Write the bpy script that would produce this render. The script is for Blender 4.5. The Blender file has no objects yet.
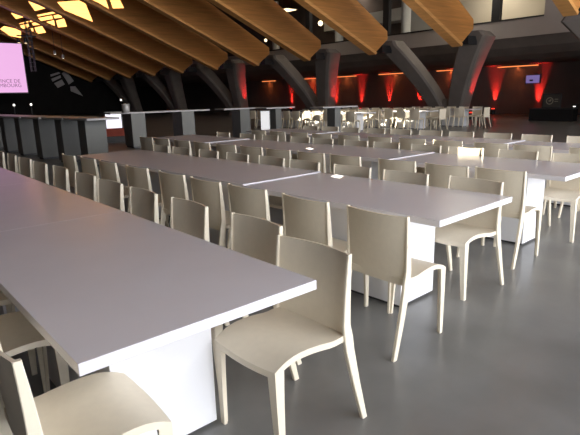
import bpy, bmesh, math, random
from mathutils import Vector, Matrix
from mathutils.geometry import delaunay_2d_cdt
random.seed(4)
S = bpy.context.scene
C = S.collection
R = math.radians
PI = math.pi

# ------------------------------------------------------------------ camera
cam_d = bpy.data.cameras.new('camera')
cam = bpy.data.objects.new('camera', cam_d)
C.objects.link(cam)
cam_d.sensor_width = 36.0
cam_d.lens = 504.0 / 580.0 * 36.0
cam_d.clip_start = 0.02
cam_d.clip_end = 300
p_, a_, r_ = R(13.55), R(48.77), R(1.43)
fw = Vector((math.cos(a_) * math.cos(p_), math.sin(a_) * math.cos(p_), -math.sin(p_)))
rt = Vector((math.sin(a_), -math.cos(a_), 0))
up = rt.cross(fw)
rt2 = rt * math.cos(r_) - up * math.sin(r_)
up2 = up * math.cos(r_) + rt * math.sin(r_)
M = Matrix((rt2, up2, -fw)).transposed().to_4x4()
M.translation = Vector((0, 0, 1.467))
cam.matrix_world = M
S.camera = cam

# ------------------------------------------------------------------ world, sun, large lights, exposure
w = bpy.data.worlds.new('world')
S.world = w
w.use_nodes = True
w.node_tree.nodes['Background'].inputs[0].default_value = (0.75, 0.85, 1.0, 1)
w.node_tree.nodes['Background'].inputs[1].default_value = 0.6

S.view_settings.view_transform = 'Standard'
S.view_settings.look = 'None'
S.view_settings.gamma = 1.0
S.view_settings.use_curve_mapping = False
S.view_settings.exposure = 0.0

TO_SUN = Vector((-.35, -.75, .60))
sd = bpy.data.lights.new('sun', 'SUN')
sd.energy = 26.0
sd.angle = R(0.05)
sd.color = (1.0, 0.93, 0.78)
so = bpy.data.objects.new('sun', sd)
C.objects.link(so)
so.rotation_euler = TO_SUN.to_track_quat('Z', 'Y').to_euler()
so.location = TO_SUN * 60


def area(name, loc, target, sx, sy, power, col, spread=180):
    d = bpy.data.lights.new(name, 'AREA')
    d.shape = 'RECTANGLE'
    d.size, d.size_y = sx, sy
    d.energy = power
    d.color = col
    d.spread = R(spread)
    o = bpy.data.objects.new(name, d)
    C.objects.link(o)
    o.location = loc
    o.rotation_euler = (Vector(loc) - Vector(target)).to_track_quat('Z', 'Y').to_euler()
    return o


# the glazed front of the hall, behind the photographer: cool daylight
area('facade_daylight', (10.5, -3, 2.35), (10.5, 10, 2.35), 22, 4.5, 1750, (0.93, 0.95, 1.0))
area('beam_fill_light', (12, -8, 8.2), (12, 20, 12.5), 22, 3, 1400, (1.0, 0.93, 0.82), 70)  # unseen fill light added to brighten the roof beams
# lamps of the upper gallery
area('gallery_lamp', (28.0, 15.4, 7.9), (28.8, 15.4, 0), 1.2, 6.5, 250, (1.0, 0.9, 0.72))
area('gallery_back_lamp', (28.0, 27, 8.3), (28.6, 27, 0), 1.2, 12, 120, (1.0, 0.86, 0.66))


# ------------------------------------------------------------------ materials
def mat(name, col, rough=0.5, spec=0.5, metal=0.0, noise=0.0, nscale=6.0, emit=None, es=1.0, stretch=None, bump=0.0):
    m = bpy.data.materials.new(name)
    m.use_nodes = True
    nt = m.node_tree
    b = nt.nodes['Principled BSDF']
    b.inputs['Base Color'].default_value = (*col, 1)
    b.inputs['Roughness'].default_value = rough
    b.inputs['Specular IOR Level'].default_value = spec
    b.inputs['Metallic'].default_value = metal
    if emit:
        b.inputs['Emission Color'].default_value = (*emit, 1)
        b.inputs['Emission Strength'].default_value = es
    if noise or bump:
        tc = nt.nodes.new('ShaderNodeTexCoord')
        mp = nt.nodes.new('ShaderNodeMapping')
        if stretch:
            mp.inputs['Scale'].default_value = stretch
        nt.links.new(tc.outputs['Object'], mp.inputs['Vector'])
        n = nt.nodes.new('ShaderNodeTexNoise')
        n.inputs['Scale'].default_value = nscale
        n.inputs['Detail'].default_value = 5
        nt.links.new(mp.outputs[0], n.inputs['Vector'])
        if noise:
            r = nt.nodes.new('ShaderNodeValToRGB')
            r.color_ramp.elements[0].position = 0.3
            r.color_ramp.elements[1].position = 0.7
            r.color_ramp.elements[0].color = (*[c * (1 - noise) for c in col], 1)
            r.color_ramp.elements[1].color = (*[min(1, c * (1 + noise)) for c in col], 1)
            nt.links.new(n.outputs['Fac'], r.inputs[0])
            nt.links.new(r.outputs[0], b.inputs['Base Color'])
        if bump:
            bp = nt.nodes.new('ShaderNodeBump')
            bp.inputs['Strength'].default_value = bump
            bp.inputs['Distance'].default_value = 0.02
            nt.links.new(n.outputs['Fac'], bp.inputs['Height'])
            nt.links.new(bp.outputs[0], b.inputs['Normal'])
    return m


m_chair = mat('cream_plastic', (0.83, 0.745, 0.59), 0.42, 0.4, noise=0.02, nscale=30)
m_top = mat('white_laminate', (0.76, 0.745, 0.79), 0.22, 0.6, noise=0.015, nscale=4)
m_ped = mat('white_panel', (0.84, 0.84, 0.86), 0.4, 0.4, noise=0.01, nscale=3)
m_plinth = mat('dark_plinth', (0.05, 0.05, 0.055), 0.5)
m_floor = mat('polished_concrete', (0.18, 0.178, 0.172), 0.28, 0.5, noise=0.2, nscale=1.6, bump=0.02)
m_wood = mat('glulam_timber', (0.57, 0.25, 0.07), 0.5, 0.3, noise=0.16, nscale=2.0, stretch=(0.35, 1, 7))
m_wood_l = mat('pale_glulam_timber', (0.72, 0.36, 0.12), 0.5, 0.3, noise=0.12, nscale=2.0, stretch=(0.35, 1, 7))
m_deck = mat('roof_boards', (0.12, 0.07, 0.035), 0.7, 0.2, noise=0.2, nscale=1.0, stretch=(0.3, 6, 1))
m_conc = mat('dark_concrete', (0.205, 0.178, 0.16), 0.75, 0.3, noise=0.12, nscale=1.2, bump=0.1)
m_parapet = mat('painted_parapet', (0.46, 0.41, 0.385), 0.6, 0.3, noise=0.04, nscale=0.7)
m_black = mat('stage_black', (0.012, 0.011, 0.011), 0.8, 0.2, noise=0.2, nscale=1.0)
m_darkwall = mat('dark_wall', (0.14, 0.115, 0.11), 0.7, 0.2, noise=0.1, nscale=0.8)
m_beige = mat('beige_plaster', (0.62, 0.56, 0.46), 0.8, 0.2, noise=0.03, nscale=1.0)
m_white = mat('white_plaster', (0.6, 0.6, 0.58), 0.8, 0.2, noise=0.03, nscale=1.0)
m_steel = mat('dark_steel', (0.05, 0.05, 0.055), 0.45, 0.5, metal=0.6)
m_bar = mat('grey_laminate', (0.165, 0.168, 0.16), 0.45, 0.4, noise=0.04, nscale=2)
m_bartop = mat('pale_grey_laminate', (0.42, 0.41, 0.42), 0.35, 0.5, noise=0.03, nscale=3)
m_screen = mat('screen_glow', (0.02, 0.02, 0.02), 0.4, 0.3, emit=(0.93, 0.5, 0.86), es=0.95)
m_letter = mat('screen_letters', (0.02, 0.01, 0.02), 0.6, 0.1, emit=(0.30, 0.12, 0.27), es=1.0)
m_projected = mat('painted_projection', (0.42, 0.40, 0.42), 0.6, 0.3)  # flat grey standing in for light projected on the stage wall
m_led = mat('warm_led', (0.1, 0.03, 0.01), 0.5, 0.2, emit=(1.0, 0.28, 0.08), es=1.5)
m_tv = mat('television_glow', (0.02, 0.02, 0.03), 0.3, 0.5, emit=(0.17, 0.13, 0.33), es=1.0)
m_lamp = mat('lamp_glow', (0.8, 0.7, 0.5), 0.5, 0.2, emit=(1.0, 0.75, 0.42), es=3.0)
m_lampw = mat('white_lamp_glow', (0.8, 0.8, 0.8), 0.5, 0.2, emit=(1.0, 0.95, 0.88), es=2.0)
m_panel = mat('backlit_panel_glow', (0.8, 0.8, 0.8), 0.5, 0.2, emit=(0.86, 0.84, 1.0), es=1.0)
m_sunlit_panel = mat('painted_sun_glow', (0.8, 0.8, 0.8), 0.5, 0.2, emit=(0.6, 0.6, 0.62), es=0.7)  # glow stands in for sun on a white pedestal
m_redbox = mat('red_surface', (0.42, 0.08, 0.05), 0.6, 0.3, noise=0.1, nscale=5)
m_redlamp = mat('red_lamp_glow', (0.2, 0.01, 0.01), 0.5, 0.2, emit=(1.0, 0.04, 0.02), es=3.0)
m_can = mat('grey_tin', (0.35, 0.34, 0.34), 0.35, 0.5, metal=0.3)


# ------------------------------------------------------------------ mesh helpers
def obj(name, bm, m, parent=None, smooth=False):
    bmesh.ops.recalc_face_normals(bm, faces=bm.faces)
    me = bpy.data.meshes.new(name)
    bm.to_mesh(me)
    bm.free()
    me.materials.append(m)
    if smooth:
        for p in me.polygons:
            p.use_smooth = True
        me.set_sharp_from_angle(angle=R(38))
    o = bpy.data.objects.new(name, me)
    C.objects.link(o)
    if parent:
        o.parent = parent
    return o


def tag(o, label=None, cat=None, group=None, kind=None):
    if label: o['label'] = label
    if cat: o['category'] = cat
    if group: o['group'] = group
    if kind: o['kind'] = kind
    return o


def empty(name, loc=(0, 0, 0), rz=0.0):
    o = bpy.data.objects.new(name, None)
    o.empty_display_size = 0.1
    C.objects.link(o)
    o.location = loc
    o.rotation_euler = (0, 0, rz)
    return o


def box(bm, x0, x1, y0, y1, z0, z1, bev=0.0):
    vs = [bm.verts.new((x, y, z)) for z in (z0, z1) for y in (y0, y1) for x in (x0, x1)]
    fs = [(0, 1, 3, 2), (4, 6, 7, 5), (0, 4, 5, 1), (2, 3, 7, 6), (0, 2, 6, 4), (1, 5, 7, 3)]
    faces = [bm.faces.new([vs[i] for i in f]) for f in fs]
    if bev:
        es = {e for f in faces for e in f.edges}
        bmesh.ops.bevel(bm, geom=list(es), offset=bev, segments=2, affect='EDGES', profile=0.5)
    return bm


def bx(*a, **k):
    return box(bmesh.new(), *a, **k)


def loft(bm, rings, cap=True):
    rr = [[bm.verts.new(v) for v in ring] for ring in rings]
    n = len(rr[0])
    for a, b in zip(rr[:-1], rr[1:]):
        for i in range(n):
            j = (i + 1) % n
            bm.faces.new((a[i], a[j], b[j], b[i]))
    if cap:
        bm.faces.new(list(reversed(rr[0])))
        bm.faces.new(rr[-1])
    return bm


def rrect(cx, cy, cz, hx, hy, c, ax=(1, 0, 0), ay=(0, 1, 0)):
    """chamfered rectangle ring around a centre, in the plane of ax and ay"""
    ax, ay, o = Vector(ax), Vector(ay), Vector((cx, cy, cz))
    pts = [(hx - c, -hy), (hx, -hy + c), (hx, hy - c), (hx - c, hy), (-hx + c, hy), (-hx, hy - c), (-hx, -hy + c), (-hx + c, -hy)]
    return [o + ax * a + ay * b for a, b in pts]


def lathe(bm, prof, seg=16, cx=0, cy=0):
    rings = [[(cx + r * math.cos(2 * PI * i / seg), cy + r * math.sin(2 * PI * i / seg), z) for i in range(seg)] for r, z in prof]
    return loft(bm, rings)


def prism(bm, pts, y0, y1):
    """polygon in the xz plane pushed from y0 to y1"""
    a = [bm.verts.new((x, y0, z)) for x, z in pts]
    b = [bm.verts.new((x, y1, z)) for x, z in pts]
    n = len(pts)
    bm.faces.new(a)
    bm.faces.new(list(reversed(b)))
    for i in range(n):
        j = (i + 1) % n
        bm.faces.new((a[i], b[i], b[j], a[j]))
    return bm


def holed(name, outer, holes, fn, m, thick):
    """flat sheet with openings, given thickness; fn maps the 2D points to 3D"""
    pts, edges = [], []
    for l in [outer] + holes:
        k = len(pts)
        edges += [(k + i, k + (i + 1) % len(l)) for i in range(len(l))]
        pts += [Vector(p) for p in l]
    vo, eo, fo, ov, oe, of = delaunay_2d_cdt(pts, edges, [], 0, 1e-5)

    def inside(p, l):
        c = False
        for i in range(len(l)):
            (xa, ya), (xb, yb) = l[i - 1], l[i]
            if (ya > p[1]) != (yb > p[1]) and p[0] < xa + (p[1] - ya) * (xb - xa) / (yb - ya):
                c = not c
        return c

    bm = bmesh.new()
    vs = [bm.verts.new(fn(v.x, v.y)) for v in vo]
    for f in fo:
        c = (sum(vo[i].x for i in f) / len(f), sum(vo[i].y for i in f) / len(f))
        if inside(c, outer) and not any(inside(c, h) for h in holes):
            bm.faces.new([vs[i] for i in f])
    o = obj(name, bm, m)
    md = o.modifiers.new('thickness', 'SOLIDIFY')
    md.thickness = thick
    md.offset = 0
    return o


def copy_tree(o, parent=None):
    c = o.copy()
    C.objects.link(c)
    if parent: c.parent = parent
    for ch in list(o.children):
        copy_tree(ch, c)
    return c


ORD = ['first', 'second', 'third', 'fourth', 'fifth', 'sixth', 'seventh', 'eighth', 'ninth', 'tenth', 'eleventh', 'twelfth',
       'thirteenth', 'fourteenth', 'fifteenth', 'sixteenth']

# ------------------------------------------------------------------ the hall
tag(obj('floor', bx(-14, 33, -10, 62, -0.2, 0), m_floor), kind='structure')

WALL_HOLES = [[[-2.389, 10.499], [-2.285, 10.531], [-2.249, 10.436], [-2.345, 10.381]], [[-0.113, 10.641], [0.044, 10.367], [0.042, 10.253], [-0.116, 10.523]], [[-1.971, 11.503], [-1.907, 11.403], [-1.908, 11.284], [-1.972, 11.395]], [[-1.767, 12.082], [-1.664, 12.125], [-1.669, 11.96], [-1.769, 11.921]], [[0.074, 11.305], [0.296, 11.282], [0.05, 11.065], [-0.102, 11.112]]]  # unseen openings shaped so sun patches land on tables and chairs
ROOF_HOLES = [[[10.923, 34.298], [11.104, 33.822], [13.382, 34.554], [13.913, 36.701]], [[10.93, 40.232], [12.503, 40.822], [10.945, 39.407]], [[10.727, 44.888], [11.933, 45.362], [10.827, 44.36]], [[10.412, 48.763], [11.18, 49.63], [12.967, 50.515], [12.227, 49.135], [11.015, 48.475]], [[10.864, 39.008], [13.299, 41.157], [13.261, 40.955], [10.861, 38.877]], [[10.747, 38.665], [12.499, 40.174], [12.346, 39.756], [10.851, 38.484]], [[12.685, 40.329], [13.647, 41.154], [13.495, 40.734], [12.555, 39.954]], [[11.329, 38.748], [12.383, 39.696], [12.037, 38.916]], [[12.573, 39.792], [13.651, 40.761], [13.383, 39.853], [12.264, 38.948]], [[10.803, 43.921], [12.638, 45.599], [12.633, 45.452], [10.762, 43.844]], [[10.753, 43.696], [11.985, 44.786], [11.768, 44.246], [10.695, 43.322]], [[12.386, 45.128], [13.485, 46.077], [13.477, 45.782], [12.297, 44.823]], [[11.565, 44.002], [12.086, 44.429], [11.808, 43.841]], [[12.309, 44.639], [13.35, 45.544], [13.291, 44.865], [12.061, 43.83]], [[11.039, 28.561], [11.473, 28.715], [12.171, 28.784], [12.415, 29.597]], [[12.817, 29.9], [12.605, 29.143], [13.768, 30.045], [13.841, 30.671]], [[11.412, 0.304], [11.487, 0.154], [11.388, -0.421], [11.039, -1.234], [10.917, -1.035], [11.128, -0.42]], [[6.365, 3.354], [7.387, 2.344], [9.723, 4.22], [8.847, 5.329]], [[8.117, 1.436], [8.409, 0.434], [10.745, 2.01], [10.307, 3.015]], [[8.263, -0.265], [8.555, -1.068], [10.599, 0.312], [10.307, 1.215]], [[11.621, 0.001], [12.059, -0.303], [12.935, 0.288], [12.643, 1.691], [11.913, 1.399]], [[11.767, 2.1], [13.518, 3.082], [13.518, 3.682], [11.913, 2.899]]]  # unseen openings shaped to throw sun patches on beams and distant chairs


def bot(x):
    return 3.5 + 0.42 * (22.1 - x)


def roof_z(x):
    return 5.2 + 0.54 * (22.1 - x)


XB = 15.2
tag(holed('ceiling', [(-14, -9.5), (XB, -9.5), (XB, 62), (-14, 62)], ROOF_HOLES, lambda x, y: (x, y, roof_z(x)), m_deck, 0.01), kind='structure')
tag(obj('ceiling', bx(XB, 34, -9.5, 62, roof_z(XB), roof_z(XB) + 0.2), m_deck), kind='structure')
tag(holed('wall_front', [(-14, 0), (33, 0), (33, 9), (XB, 9), (-14, 24.5)], WALL_HOLES, lambda x, z: (x, -9, z), m_darkwall, 0.01), kind='structure')  # unseen wall shutting out the sun except through its openings
tag(obj('wall_left', bx(-14.2, -14, -9, 62, 0, 24.5), m_darkwall), kind='structure')
tag(obj('wall_stage', bx(-14, 33, 60, 60.3, 0, 20), m_black), kind='structure')
# dark wall beneath the gallery
tag(obj('wall_right', bx(32, 32.3, -10, 60, 0, 3.2), m_darkwall), kind='structure')
# dark return at the right of the frame
tag(obj('wall_corner', bx(26.6, 32, -3, 7.0, 0, 9), m_conc), kind='structure')

# gallery: parapet, rounded slab edge and underside in one section
sec = [(26.9, 4.98), (27.15, 4.98), (27.15, 4.5), (32.3, 4.5), (32.3, 3.0), (29.6, 3.0), (28.6, 3.08), (27.9, 3.3), (27.35, 3.65), (27.0, 4.12), (26.9, 4.16)]
slab = [(27.0, 4.12), (27.2, 4.5), (32.3, 4.5), (32.3, 3.0), (29.6, 3.0), (28.6, 3.08), (27.9, 3.3), (27.35, 3.65)]
tag(obj('trim_gallery_slab', prism(bmesh.new(), slab, 7, 60), m_conc), kind='structure')
tag(obj('wall_parapet', bx(26.9, 27.15, 11.4, 60, 4.12, 4.98), m_parapet), kind='structure')
tag(obj('trim_parapet_rail', bx(26.86, 27.2, 11.4, 60, 4.98, 5.05), m_steel), kind='structure')
tag(obj('wall_gallery_end', bx(26.9, 31, 7, 11.4, 4.12, 9), m_parapet), kind='structure')
# gallery back wall: bright beige bay on the right, pale bay, then dark recess
tag(obj('wall_gallery_beige', bx(31, 31.3, 11.4, 20.0, 4.5, 9), m_beige), kind='structure')
tag(obj('wall_gallery_pale', bx(30.7, 31.3, 20.0, 22.3, 4.5, 7.6), m_white), kind='structure')
tag(obj('wall_gallery_dark', bx(31.6, 31.9, 22.3, 60, 4.5, 9), m_darkwall), kind='structure')
tag(obj('trim_gallery_lintel', bx(30.4, 31.6, 22.3, 30.0, 6.4, 7.2), m_white), kind='structure')

# round white pillars on the gallery, dark square posts between
for i, (y, l) in enumerate([(20.6, 'right of the two near the bright bay'), (26.4, 'in the gap between two timber beams'), (33.5, 'far along the gallery')]):
    bm = lathe(bmesh.new(), [(0.30, 4.5), (0.30, 8.92)], 20)
    o = obj('gallery_pillar', bm, m_white, smooth=True)
    o.location = (28.3, y, 0)
    tag(o, ['round white pillar standing left of the beige gallery bay', 'round white pillar showing between the second and third timber beams',
            'round white pillar deep in the dark gallery beyond the third timber beam'][i], 'pillar', 'round gallery pillars', 'thing')
for i, y in enumerate([14.1, 21.4, 28.6]):
    o = obj('gallery_post', bx(27.25, 27.55, y - 0.22, y + 0.22, 4.5, 8.92), m_steel)
    tag(o, ['dark square post in front of the bright beige gallery wall', 'dark square post beside the white pillar above the parapet',
            'dark square post above the parapet at the third timber beam'][i], 'post', 'square gallery posts', 'thing')
# small warm lamps hanging in the gallery
lamp_pts = [(29, 30.4, 6.95), (29.2, 29.2, 6.85), (29, 28.5, 7.2), (29, 35.7, 6.2), (29, 34.7, 6.35)]
lamp_lab = ['warm globe lamp at left of the three lamps beyond the second beam', 'larger warm globe lamp in the middle of three beyond the second beam',
            'small warm globe lamp highest of the three beyond the second beam', 'warm globe lamp low behind the third timber beam, left of a pair',
            'warm globe lamp low behind the third timber beam, right of a pair']
for (x, y, z), l in zip(lamp_pts, lamp_lab):
    t = tag(empty('globe_lamp', (x, y, z)), l, 'lamp', 'gallery globe lamps')
    r = 0.2 if 'larger' in l else 0.13
    obj('bulb', lathe(bmesh.new(), [(0.02, -r), (r * .7, -r * .7), (r, 0), (r * .7, r * .7), (0.02, r)], 12), m_lamp, t, True)
    obj('cord', bx(-0.01, 0.01, -0.01, 0.01, r, 8.935 - z), m_steel, t)
# a tilted louvred ceiling lamp glimpsed at the top of the gap
t = tag(empty('louvre_lamp', (28.0, 31.6, 8.0)), 'bright slatted ceiling lamp at the top of the gallery gap', 'lamp')
for k in range(4):
    obj('glowing_slat', bx(-0.5, 0.5, -0.45 + k * 0.26, -0.3 + k * 0.26, 0, 0.04), m_lamp, t)
obj('frame', bx(-0.55, 0.55, -0.5, 0.7, 0.05, 0.12), m_steel, t)
obj('hanger', box(bx(-0.4, -0.37, 0, 0.03, 0.12, 0.935), 0.37, 0.4, 0, 0.03, 0.12, 0.935), m_steel, t)

# ------------------------------------------------------------------ timber beams
BY = [7.85, 13.2, 18.2, 23.3, 28.3, 33.3, 38.4, 43.4, 48.4, 53.4, 58.4]
for k, y in enumerate(BY):
    dx = -1.35 if k == 0 else 0.0
    t = tag(empty('timber_beam', (22.1 + dx, y, 3.5 - 0.42 * dx)), '%s sloping glued timber roof beam counted from the right, resting on a concrete fork' % ORD[k],
            'beam', 'sloping timber beams', 'thing')
    x0 = -12.0
    # section runs up the slope; the lower end is cut square to it
    up_n = Vector((0.387, 0, 0.922))
    lo = Vector((0, 0, 0))
    e1 = lo + Vector((0.62, 0, 1.42))
    far = (x0 - 22.1 - dx)
    body = [(0.05, 0.14), (1.02, 0.82), (1.0, 1.23), (far, 1.36 - 0.54 * far + 0.12 * dx), (far, 0.16 - 0.42 * far)]
    obj('beam_body', prism(bmesh.new(), body, -0.2, 0.2), m_wood, t)
    foot = [(0.0, 0.0), (0.10, 0.12), (far, 0.155 - 0.42 * far), (far, 0.0 - 0.42 * far)]
    obj('bottom_lamination', prism(bmesh.new(), foot, -0.25, 0.25), m_wood_l, t)
    obj('steel_shoe', bx(0.55, 1.35, -0.24, 0.24, 0.12, 0.5), m_steel, t)

# ------------------------------------------------------------------ forked concrete columns
VC = [5.35, 15.7, 25.8, 35.85, 45.9, 55.9]
for k, yc in enumerate(VC):
    t = tag(empty('forked_column', (24.25 if k == 0 else 26, yc, 0)), '%s dark concrete forked column counted from the right, carrying two timber beams' % ORD[k],
            'column', 'forked concrete columns', 'thing')
    for s in (-1, 1):
        rings = []
        N = 12
        for i in range(N + 1):
            u = i / N
            z = 4.0 * u
            off = 0.42 + 2.13 * (0.35 * u + 0.65 * u ** 1.7)
            x = -2.1 * u ** 1.2
            hw = 0.42 + 0.22 * u
            hd = 0.45 + 0.15 * u
            rings.append(rrect(x, s * off, z, hd, hw, 0.12))
        rings.append(rrect(-2.25, s * 2.5, 4.25, 0.5, 0.5, 0.12))
        obj('arm', loft(bmesh.new(), rings), m_conc, t)
    obj('corbel', loft(bmesh.new(), [rrect(-0.1, 0, 0, 0.55, 0.95, 0.2), rrect(-0.15, 0, 0.7, 0.45, 0.6, 0.2), rrect(-0.25, 0, 1.1, 0.3, 0.25, 0.1)]), m_conc, t)


def spot(name, loc, target, power, col, ang, blend=0.6, r=0.05):
    d = bpy.data.lights.new(name, 'SPOT')
    d.energy = power
    d.color = col
    d.spot_size = R(ang)
    d.spot_blend = blend
    d.shadow_soft_size = r
    o = bpy.data.objects.new(name, d)
    C.objects.link(o)
    o.location = loc
    o.rotation_euler = (Vector(loc) - Vector(target)).to_track_quat('Z', 'Y').to_euler()
    return o


# red uplights along the wall under the gallery, and beside the forks
UL = [13.45, 16.2, 19.15, 21.9, 24.6, 27.4, 30.2, 33.0, 35.8]
for k, y in enumerate(UL):
    t = tag(empty('red_uplight', (31.82, y, 0)), '%s red floor uplight from the right along the dark gallery wall' % ORD[k], 'uplight', 'red wall uplights')
    obj('housing', lathe(bmesh.new(), [(0.14, 0), (0.15, 0.12), (0.13, 0.3), (0.12, 0.34)], 14), m_steel, t, True)
    obj('lens', lathe(bmesh.new(), [(0.11, 0.34), (0.10, 0.37), (0.02, 0.38)], 14), m_redlamp, t, True)
    spot('red_uplight_beam', (31.85, y, 0.42), (31.985, y, 2.1), 2200, (1.0, 0.03, 0.02), 34, 1.0, 0.03)
for k, yc in enumerate(VC[1:4]):
    t = tag(empty('red_uplight', (25.9, yc - 1.3, 0)), 'red floor uplight at the foot of the %s forked column from the right' % ORD[k + 1], 'uplight', 'red column uplights')
    obj('housing', lathe(bmesh.new(), [(0.14, 0), (0.15, 0.12), (0.13, 0.3), (0.12, 0.34)], 14), m_steel, t, True)
    obj('lens', lathe(bmesh.new(), [(0.11, 0.34), (0.10, 0.37), (0.02, 0.38)], 14), m_redlamp, t, True)
    spot('column_uplight_beam', (25.9, yc - 1.3, 0.42), (25.1, yc - 2.05, 2.7), 1000, (1.0, 0.03, 0.03), 30, 1.0)

# warm strips of light along the top of the dark wall
for k, (y0, y1) in enumerate([(13.6, 16.1), (18.4, 20.5), (22.6, 25.6), (27.9, 30.1), (32, 34), (38, 40)]):
    t = tag(empty('cove_light', (31.85, (y0 + y1) / 2, 2.86)), '%s orange light strip from the right above the red-lit wall' % ORD[k], 'light strip', 'orange cove strips')
    h = (y1 - y0) / 2
    obj('glowing_strip', bx(0, 0.08, -h, h, 0.02, 0.07), m_led, t)
    obj('mounting_rail', bx(-0.05, 0.12, -h, h, 0.07, 0.14), m_steel, t)
    area('cove_glow', (31.7, (y0 + y1) / 2, 2.78), (31.95, (y0 + y1) / 2, 1.5), 0.1, 2 * h, 15, (1.0, 0.22, 0.05))

# television on the dark wall
t = tag(empty('television', (31.9, 13.85, 2.1)), 'small wall television glowing violet above the rightmost red uplight', 'television')
obj('casing', bx(-0.02, 0.1, -0.44, 0.44, -0.27, 0.27, bev=0.01), m_steel, t)
obj('screen', bx(-0.03, -0.021, -0.40, 0.40, -0.23, 0.23), m_tv, t)
obj('screen_image', bx(-0.036, -0.031, -0.02, 0.18, -0.12, -0.02), m_steel, t)

# black counter with a framed sign at the right
t = tag(empty('counter', (25.6, 10.0, 0)), 'low black counter at the right, in front of the dark wall', 'counter')
obj('counter_body', bx(-0.25, 0.3, -0.95, 1.05, 0, 0.56, bev=0.01), m_black, t)
obj('counter_top', bx(-0.3, 0.35, -1.0, 1.1, 0.56, 0.6, bev=0.01), m_steel, t)
t = tag(empty('framed_sign', (25.6, 10.15, 0.6)), 'dark framed sign with a round pale emblem standing on the black counter', 'sign')
m_sign = mat('sign_grey', (0.06, 0.055, 0.05), 0.5, 0.3)
m_ring = mat('pale_emblem', (0.30, 0.27, 0.2), 0.5, 0.3)
obj('frame', bx(0, 0.06, -0.42, 0.42, 0, 0.68, bev=0.01), m_steel, t)
obj('panel', bx(-0.01, -0.001, -0.38, 0.38, 0.05, 0.63), m_sign, t)
bm = bmesh.new()
n = 24
ro = [[(-0.012 - 0.006 * q, 0.08 + r * math.cos(2 * PI * i / n), 0.34 + r * math.sin(2 * PI * i / n)) for r in (0.13, 0.17)] for q in (0, 1) for i in range(n)]
vs = [[bm.verts.new(v) for v in pr] for pr in ro]
for i in range(n):
    j = (i + 1) % n
    bm.faces.new((vs[n + i][0], vs[n + j][0], vs[n + j][1], vs[n + i][1]))
    bm.faces.new((vs[i][0], vs[n + i][0], vs[n + j][0], vs[j][0]))
    bm.faces.new((vs[i][1], vs[j][1], vs[n + j][1], vs[n + i][1]))
box(bm, -0.018, -0.012, 0.03, 0.13, 0.31, 0.37)
box(bm, -0.02, -0.012, 0.0, 0.07, 0.36, 0.41)
obj('emblem', bm, m_ring, t)
obj('emblem_lines', box(bx(-0.02, -0.012, -0.3, -0.14, 0.4, 0.43), -0.02, -0.012, -0.3, -0.14, 0.3, 0.33), m_ring, t)
t = tag(empty('till', (25.7, 9.1, 0.6)), 'small dark till with a white light at the right end of the counter', 'till')
obj('till_body', bx(-0.15, 0.15, -0.1, 0.1, 0, 0.18, bev=0.01), m_steel, t)
obj('till_light', bx(-0.16, -0.151, -0.05, 0.05, 0.06, 0.1), m_lampw, t)

# ------------------------------------------------------------------ stage end
t = tag(empty('projection_screen', (13.22, 50, 2.35)), 'large pink projection screen with dark lettering at the far left', 'screen')
obj('screen_surface', bx(-7.2, 0, 0, 0.06, 0, 4.1), m_screen, t)
obj('screen_frame', bx(-7.3, 0.1, 0.061, 0.16, -0.1, 4.2), m_steel, t)


def text(body, x, z, size, parent):
    cu = bpy.data.curves.new('lettering', 'FONT')
    cu.body = body
    cu.size = size
    cu.align_x = 'RIGHT'
    cu.extrude = 0.005
    cu.materials.append(m_letter)
    o = bpy.data.objects.new('lettering', cu)
    C.objects.link(o)
    bpy.context.view_layer.update()
    me = bpy.data.meshes.new_from_object(o.evaluated_get(bpy.context.evaluated_depsgraph_get()))
    bpy.data.objects.remove(o)
    o = bpy.data.objects.new('lettering', me)
    C.objects.link(o)
    o.parent = parent
    o.rotation_euler = (PI / 2, 0, 0)
    o.location = (x, -0.01, z)
    return o


text('PROVINCE DE', -0.50, 0.83, 0.42, t)
text('LUXEMBOURG', -0.44, 0.46, 0.42, t)
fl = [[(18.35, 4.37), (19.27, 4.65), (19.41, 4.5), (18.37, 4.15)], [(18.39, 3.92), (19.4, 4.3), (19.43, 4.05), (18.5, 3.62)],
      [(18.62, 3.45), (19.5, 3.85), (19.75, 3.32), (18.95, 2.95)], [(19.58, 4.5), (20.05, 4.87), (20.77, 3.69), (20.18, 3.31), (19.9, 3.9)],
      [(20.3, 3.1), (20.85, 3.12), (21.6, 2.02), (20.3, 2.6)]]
t = tag(empty('projected_emblem', (20, 59.98, 3.6)), 'pale grey broken flag-shaped light projection painted on the black stage wall', 'emblem')
for pl in fl:  # projected light shape, painted as pale solid pieces
    obj('painted_light_piece', prism(bmesh.new(), [(x - 20, z - 3.6) for x, z in pl], -0.04, 0.0), m_projected, t)
obj('projection_stem', bx(-1.05, -0.9, -0.04, 0, -2.3, -0.7), m_black, t)

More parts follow.
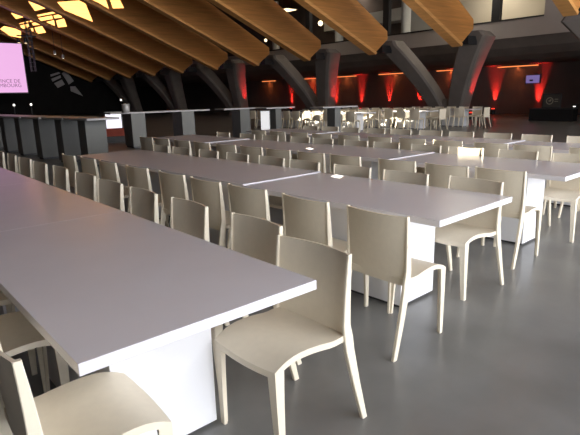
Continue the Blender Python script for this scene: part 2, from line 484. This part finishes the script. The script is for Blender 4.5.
# hanging lighting rig by the screen
t = tag(empty('lighting_truss', (12.55, 45, 3.9)), 'dark vertical lighting truss hanging beside the pink screen', 'truss')
bm = bmesh.new()
for a, b in ((-.15, -.15), (.15, -.15), (.15, .15), (-.15, .15)):
    box(bm, a - .025, a + .025, b - .025, b + .025, 0, 5.8)
for k in range(17):
    z = k * 0.33
    box(bm, -.16, .16, -.17, -.14, z, z + .03)
    box(bm, -.16, .16, .14, .17, z, z + .03)
    box(bm, -.17, -.14, -.16, .16, z, z + .03)
    box(bm, .14, .17, -.16, .16, z, z + .03)
obj('truss_frame', bm, m_steel, t)
obj('crossbar', bx(-0.9, 0.5, -0.05, 0.05, 2.6, 2.7), m_steel, t)
for dx in (-0.8, -0.3):
    h = obj('spotlight_head', lathe(bmesh.new(), [(0.06, 2.5), (0.12, 2.45), (0.14, 2.15), (0.13, 2.12)], 12, cx=dx), m_steel, t, True)
    obj('lens', lathe(bmesh.new(), [(0.11, 2.119), (0.02, 2.10)], 12, cx=dx), m_lamp, h)
for k, (x, z) in enumerate([(14.34, 5.25), (14.95, 4.95)]):
    t = tag(empty('hanging_spotlight', (x, 45, z)), ['small pale hanging spotlight under the beams, upper one of a pair', 'small pale hanging spotlight under the beams, lower one of a pair'][k],
            'spotlight', 'hanging spotlights')
    obj('can', lathe(bmesh.new(), [(0.05, 0.3), (0.1, 0.25), (0.11, 0)], 12), m_can, t, True)
    obj('lens', lathe(bmesh.new(), [(0.09, 0.0), (0.02, -0.02)], 12), m_lampw, t)
    obj('rod', bx(-0.012, 0.012, -0.012, 0.012, 0.3, roof_z(x) - z - 0.05), m_steel, t)
for k, (x, z, l) in enumerate([(10.74, 1.3, 'tiny white stage light under the left part of the pink screen'), (11.99, 1.31, 'tiny white stage light under the right end of the pink screen'),
                               (19.54, 1.49, 'small white stage light low on the black wall right of the projected emblem')]):
    t = tag(empty('stage_light', (x, 45, 0)), l, 'stage light', 'stage lights')
    obj('stand', bx(-0.02, 0.02, -0.02, 0.02, 0, z - 0.06), m_steel, t)
    obj('base', lathe(bmesh.new(), [(0.2, 0), (0.18, 0.03), (0.03, 0.05)], 12), m_steel, t)
    obj('bulb', lathe(bmesh.new(), [(0.02, z - .09), (0.08, z - 0.05), (0.09, z), (0.05, z + .07), (0.01, z + .09)], 12), m_lampw, t, True)

# ------------------------------------------------------------------ bar tables
def bar_table(x, y, rz, length, label, ped=(0.0, 0.25, 0.24), width=0.75, h=1.1):
    """long side along local x; ped = (centre, half length, half width)"""
    t = tag(empty('bar_table', (x, y, 0), rz), label, 'high table', 'grey bar tables')
    obj('tabletop', bx(-length / 2, length / 2, -width / 2, width / 2, h - 0.045, h, bev=0.004), m_bartop, t)
    c, hx, hy = ped
    p = obj('pedestal', bx(c - hx, c + hx, -hy, hy, 0.05, h - 0.045, bev=0.004), m_bar, t)
    obj('plinth', bx(c - hx + .03, c + hx - .03, -hy + .03, hy - .03, 0, 0.05), m_plinth, p)
    return t


ba = [(4.35, 11.75), (4.25, 13.05), (4.12, 14.4), (4.03, 15.9), (3.98, 17.4), (3.93, 19.1)]
for k, (px, py) in enumerate(ba):
    ln = 1.28 if k < 3 else 1.48
    bar_table(px, py, PI / 2 + R(3.5), ln, '%s grey bar table in the left row, counted from its right-hand end' % ORD[k], ped=(0, 0.2, 0.24))
bb = [(7.05, 15.4, 'grey bar table right of the bright white panel', 0.22, 0.4), (8.75, 15.3, 'grey bar table second right of the bright white panel', 0.22, 0.4),
      (10.85, 14.9, 'lavender grey bar table left of the lit chairs gap', 0.2, 0.3), (11.62, 13.9, 'bar table with pale blue-grey pedestal between two lit gaps', 0.12, 0.2),
      (12.5, 11.9, 'bar table with blue-grey pedestal nearest the bright chair cluster', 0.13, 0.2)]
BL = [1.65, 1.65, 1.7, 1.2, 1.5]
for k, (px, py, l, hx, hy) in enumerate(bb):
    bar_table(px, py, R(-6), BL[k], l, ped=(0, hx, hy), width=0.7)
t = tag(empty('canister', (6.62, 14.95, 1.1)), 'grey round canister standing on a bar table', 'canister', None)
obj('canister_body', lathe(bmesh.new(), [(0.1, 0), (0.11, 0.02), (0.11, 0.2), (0.1, 0.22)], 18), m_can, t, True)
obj('canister_lid', lathe(bmesh.new(), [(0.115, 0.22), (0.115, 0.25), (0.02, 0.27)], 18), m_bartop, t, True)

# bright panel and red block seen past the bar tables
t = tag(empty('glowing_panel', (8.55, 20.6, 0), R(-25)), 'tall bright white lit panel between the grey bar tables', 'panel')
obj('glowing_face', bx(-0.3, 0.3, -0.03, 0, 0.1, 0.98), m_panel, t)
obj('panel_frame', bx(-0.34, 0.34, 0.001, 0.1, 0.0, 1.02), m_bar, t)
t = tag(empty('glowing_panel', (10.55, 13.15, 0), R(-45)), 'white pedestal panel, sunlight put in as glow, beside the pale blue-grey bar table pedestal', 'panel')
obj('glowing_face', bx(-0.14, 0.14, -0.03, 0, 0.1, 1.0), m_sunlit_panel, t)  # sunlit pedestal side, its sunlight put in as emission
obj('panel_frame', bx(-0.16, 0.16, 0.001, 0.08, 0.0, 1.03), m_bar, t)
t = tag(empty('block', (7.4, 18.0, 0), R(-20)), 'low red bench below the bright white panel', 'block')  # low red box behind the bar tables
obj('block_upper', bx(-0.7, 0.7, -0.3, 0.3, 0.22, 0.48, bev=0.03), m_redbox, t)
obj('block_base', bx(-0.65, 0.65, -0.25, 0.25, 0, 0.22), m_plinth, t)
t = tag(empty('stool', (7.2, 22.2, 0)), 'small red stool showing between two grey bar table pedestals', 'stool')
obj('stool_seat', bx(-0.2, 0.2, -0.2, 0.2, 0.2, 0.5, bev=0.04), m_redbox, t)
obj('stool_base', bx(-0.16, 0.16, -0.16, 0.16, 0, 0.2), m_plinth, t)

# ------------------------------------------------------------------ long dining tables
def dining_table(x, y0, label, width=0.95, length=1.87, rz=0.0, lift=0.0):
    t = tag(empty('dining_table', (x, y0, 0), rz), label, 'table', 'white dining tables')
    obj('tabletop', bx(-width / 2, width / 2, 0.001, length - 0.001, 0.70 + lift, 0.74 + lift, bev=0.002), m_top, t)
    po, hw_ = (-0.02, 0.23) if x < 1 else (-0.06, 0.205)
    p = obj('pedestal', bx(-hw_ + po, hw_ + po, 0.40, length - 0.42, 0.02, 0.70 + lift, bev=0.002), m_ped, t)
    obj('plinth', bx(-hw_ + 0.015 + po, hw_ - 0.015 + po, 0.42, length - 0.435, 0, 0.02), m_plinth, p)
    return t


ROWN = ['nearest table row', 'second table row', 'third table row', 'fourth table row']
ROWX = [0.87, 3.0, 5.04, 7.1]
ROWY = [1.38, 1.57, 1.64, 1.45]
ROWN_T = [4, 3, 4, 4]
ROT = [0.0, R(1.2), R(0.6), 0.0]
for r in range(4):
    for k in range(ROWN_T[r]):
        yy = k * 1.87
        dining_table(ROWX[r] - math.sin(ROT[r]) * yy, ROWY[r] + yy * math.cos(ROT[r]),
                     'white laminate dining table, %s from the open end of the %s' % (ORD[k], ROWN[r]), rz=ROT[r], lift=0.009 * (k % 2) if r else 0.0)

# ------------------------------------------------------------------ chairs
# local: front towards +x, floor at z = 0
SEATZ = 0.458
def seat_z(u, v):
    """u 0 back .. 1 front, v -1..1"""
    z = SEATZ + 0.020 * math.sin(PI * min(1, max(0, (u - 0.25) / 0.75)) ** 1.0) - 0.008 * math.sin(PI * u * 0.9)
    if u > 0.72:
        z -= 0.026 * ((u - 0.72) / 0.28) ** 2
    return z - 0.006 * (1 - v * v)


def seat_bm():
    bm = bmesh.new()
    NU, NV = 14, 8
    x0, x1 = -0.165, 0.25
    top = [[None] * (NV + 1) for _ in range(NU + 1)]
    bt = [[None] * (NV + 1) for _ in range(NU + 1)]
    for i in range(NU + 1):
        u = i / NU
        hw = 0.222 - 0.020 * u
        for j in range(NV + 1):
            v = -1 + 2 * j / NV
            x = x0 + (x1 - x0) * u + (0.012 * (1 - v * v) if i == NU else 0)
            z = seat_z(u, v)
            top[i][j] = bm.verts.new((x, hw * v, z))
            rim = 0.028 if (abs(v) == 1 or i in (0, NU)) else 0.018
            bt[i][j] = bm.verts.new((x, hw * v, z - rim))
    for i in range(NU):
        for j in range(NV):
            bm.faces.new((top[i][j], top[i + 1][j], top[i + 1][j + 1], top[i][j + 1]))
            bm.faces.new((bt[i][j], bt[i][j + 1], bt[i + 1][j + 1], bt[i + 1][j]))
    for i in range(NU):
        bm.faces.new((top[i][0], bt[i][0], bt[i + 1][0], top[i + 1][0]))
        bm.faces.new((top[i][NV], top[i + 1][NV], bt[i + 1][NV], bt[i][NV]))
    for j in range(NV):
        bm.faces.new((top[0][j], top[0][j + 1], bt[0][j + 1], bt[0][j]))
        bm.faces.new((top[NU][j], bt[NU][j], bt[NU][j + 1], top[NU][j + 1]))
    es = [e for e in bm.edges if len(e.link_faces) == 2 and e.calc_face_angle(0) > 0.9]
    bmesh.ops.bevel(bm, geom=es, offset=0.005, segments=2, affect='EDGES', profile=0.5)
    return bm


def back_x(z):
    """lean of the back panel centre line"""
    u = (z - 0.42) / 0.398
    return -0.150 - 0.006 * u - 0.014 * u * u


def back_bm():
    bm = bmesh.new()
    NU, NV = 10, 10
    f = [[None] * (NV + 1) for _ in range(NU + 1)]
    b = [[None] * (NV + 1) for _ in range(NU + 1)]
    for i in range(NU + 1):
        z = 0.41 + 0.405 * i / NU
        for j in range(NV + 1):
            v = -1 + 2 * j / NV
            cur = -0.030 * (1 - v * v) * min(1, 0.3 + i / NU)
            f[i][j] = bm.verts.new((back_x(z) + cur + 0.006, 0.216 * v, z))
            b[i][j] = bm.verts.new((back_x(z) + cur - 0.006, 0.216 * v, z))
    for i in range(NU):
        for j in range(NV):
            bm.faces.new((f[i][j], f[i][j + 1], f[i + 1][j + 1], f[i + 1][j]))
            bm.faces.new((b[i][j], b[i + 1][j], b[i + 1][j + 1], b[i][j + 1]))
    for j in range(NV):
        bm.faces.new((f[NU][j], f[NU][j + 1], b[NU][j + 1], b[NU][j]))
        bm.faces.new((f[0][j], b[0][j], b[0][j + 1], f[0][j + 1]))
    for i in range(NU):
        bm.faces.new((f[i][0], f[i + 1][0], b[i + 1][0], b[i][0]))
        bm.faces.new((f[i][NV], b[i][NV], b[i + 1][NV], f[i + 1][NV]))
    return bm


def rear_leg_bm(s):
    """flat strip that starts as the rim of the back and runs on as the rear leg"""
    bm = bmesh.new()
    rings = []
    for z in (0.818, 0.74, 0.66, 0.58, 0.50):
        w_ = 0.012 + 0.010 * (0.818 - z) / 0.3
        rings.append(rrect(back_x(z) + 0.004, s * 0.220, z, w_, 0.0075, 0.003))
    rings.append(rrect(-0.158, s * 0.220, 0.44, 0.0275, 0.009, 0.003))
    rings.append(rrect(-0.166, s * 0.220, 0.38, 0.0265, 0.0105, 0.003))
    rings.append(rrect(-0.208, s * 0.224, 0.20, 0.022, 0.0105, 0.003))
    rings.append(rrect(-0.262, s * 0.229, 0.0, 0.016, 0.010, 0.003))
    return loft(bm, rings)


def front_leg_bm(s):
    """angle section: a side flange and a front flange, tapering to the foot"""
    bm = bmesh.new()
    rings = []
    for z, dx, w_ in ((0.425, 0.2505, 0.048), (0.30, 0.248, 0.041), (0.15, 0.243, 0.034), (0.0, 0.237, 0.027)):
        y = 0.2035 + 0.006 * (0.412 - z) / 0.412
        t_ = 0.016
        pts = [(0, 0), (0, -w_), (-t_, -w_), (-t_, -t_), (-w_, -t_), (-w_, 0)]
        rings.append([(dx + a, s * (y + b), z) for a, b in pts])
    return loft(bm, rings)


proto = empty('dining_chair')
obj('seat', seat_bm(), m_chair, proto, True)
obj('backrest', back_bm(), m_chair, proto, True)
for s in (-1, 1):
    obj('leg', front_leg_bm(s), m_chair, proto)
for s in (-1, 1):
    obj('leg', rear_leg_bm(s), m_chair, proto)
used = [False]


def place_chair(x, y, rz, label, group):
    c = proto if not used[0] else copy_tree(proto)
    used[0] = True
    c.location = (x, y, 0)
    c.rotation_euler = (0, 0, rz)
    tag(c, label, 'chair', group)
    return c


# (row, side, centre x, list of y)  side -1: backs towards the camera side (facing +x); +1: facing -x
T1N = [1.58, 2.43, 3.05]
T1F = [1.57, 2.19, 2.9, 3.55, 4.17, 4.79, 5.5, 6.15, 6.8, 7.45, 8.1]
T2N = [1.82, 2.42, 3.08, 3.62, 4.2, 4.9, 5.58, 6.15, 6.75]
T2F = [1.97, 2.59, 3.2, 3.86, 4.41, 5.02, 5.65, 6.3, 6.88]
T3N = [2.06, 2.57, 3.16, 3.85, 4.4, 5.0, 5.6, 6.2, 6.8, 7.45, 8.1, 8.7]
T3F = [1.98, 2.59, 3.22, 3.79, 4.42, 4.99, 5.66, 6.2, 6.95, 7.6, 8.4]
T4N = [2.05, 2.72, 3.25, 3.9, 4.5, 5.1, 5.75, 6.4, 7.0, 7.6, 8.2]
T4F = [2.65, 3.33, 3.95, 4.6, 5.2, 5.85, 6.45, 7.1, 7.7, 8.3]
rows = [(0, -1, 0.42, T1N), (0, 1, 1.45, T1F), (1, -1, 2.395, T2N), (1, 1, 3.405, T2F), (2, -1, 4.33, T3N), (2, 1, 5.45, T3F), (3, -1, 6.44, T4N), (3, 1, 7.64, T4F)]
for r, side, cx, ys in rows:
    for k, y in enumerate(ys):
        if (r, side) != (0, -1) and (r, side, k) != (0, 1, 0):
            y *= 0.98
        x = cx - math.sin(ROT[r]) * (y - 1.6) + random.uniform(-0.015, 0.015)
        if r == 0 and side == 1 and k == 0:
            x = 1.34
        if r == 0 and side == -1:
            x = [0.415, 0.35, 0.36][k]
        jit = random.uniform(-2.5, 2.5)
        sd_ = 'near side' if side == -1 else 'far side'
        place_chair(x, y, (0 if side == -1 else PI) + R(jit),
                    'cream chair, %s from the near end along the %s of the %s' % (ORD[k], sd_, ROWN[r]),
                    'chairs on the %s of the %s' % (sd_, ROWN[r]))

# ------------------------------------------------------------------ bright tables and chairs beyond
far = bmesh.new()
for bmf in (seat_bm(), back_bm(), front_leg_bm(-1), front_leg_bm(1), rear_leg_bm(-1), rear_leg_bm(1)):
    me_ = bpy.data.meshes.new('tmp')
    bmf.to_mesh(me_)
    bmf.free()
    far.from_mesh(me_)
    bpy.data.meshes.remove(me_)
far_chair = obj('dining_chair', far, m_chair)
used_far = [False]


def place_far(x, y, rz, label):
    c = far_chair
    if used_far[0]:
        c = far_chair.copy()
        C.objects.link(c)
    used_far[0] = True
    c.location = (x, y, 0)
    c.rotation_euler = (0, 0, rz)
    tag(c, label, 'chair', 'distant chairs under the gallery')


FR = [('front distant row', 16.1, 13.4, 4), ('middle distant row', 18.3, 11.9, 4), ('rear distant row', 20.5, 11.2, 4)]
for nm, x, y0, nt_ in FR:
    for k in range(nt_):
        dining_table(x, y0 + 1.87 * k, 'white dining table in the %s near the columns, %s from its right end' % (nm, ORD[k]))
    for k in range(11):
        place_far(x - 0.58, y0 + 0.35 + k * 0.64, R(random.uniform(-5, 5)), 'cream chair on the near side of the %s, %s from its right end' % (nm, ORD[k]))
    for k in range(6):
        place_far(x + 0.62, y0 + 0.35 + k * 0.64, PI + R(random.uniform(-5, 5)), 'cream chair on the far side of the %s, %s from its right end' % (nm, ORD[k]))
place_far(20.3, 10.75, PI / 2, 'cream chair at the right-hand head of the rear distant row')
place_far(18.1, 11.45, PI / 2, 'cream chair at the right-hand head of the middle distant row')
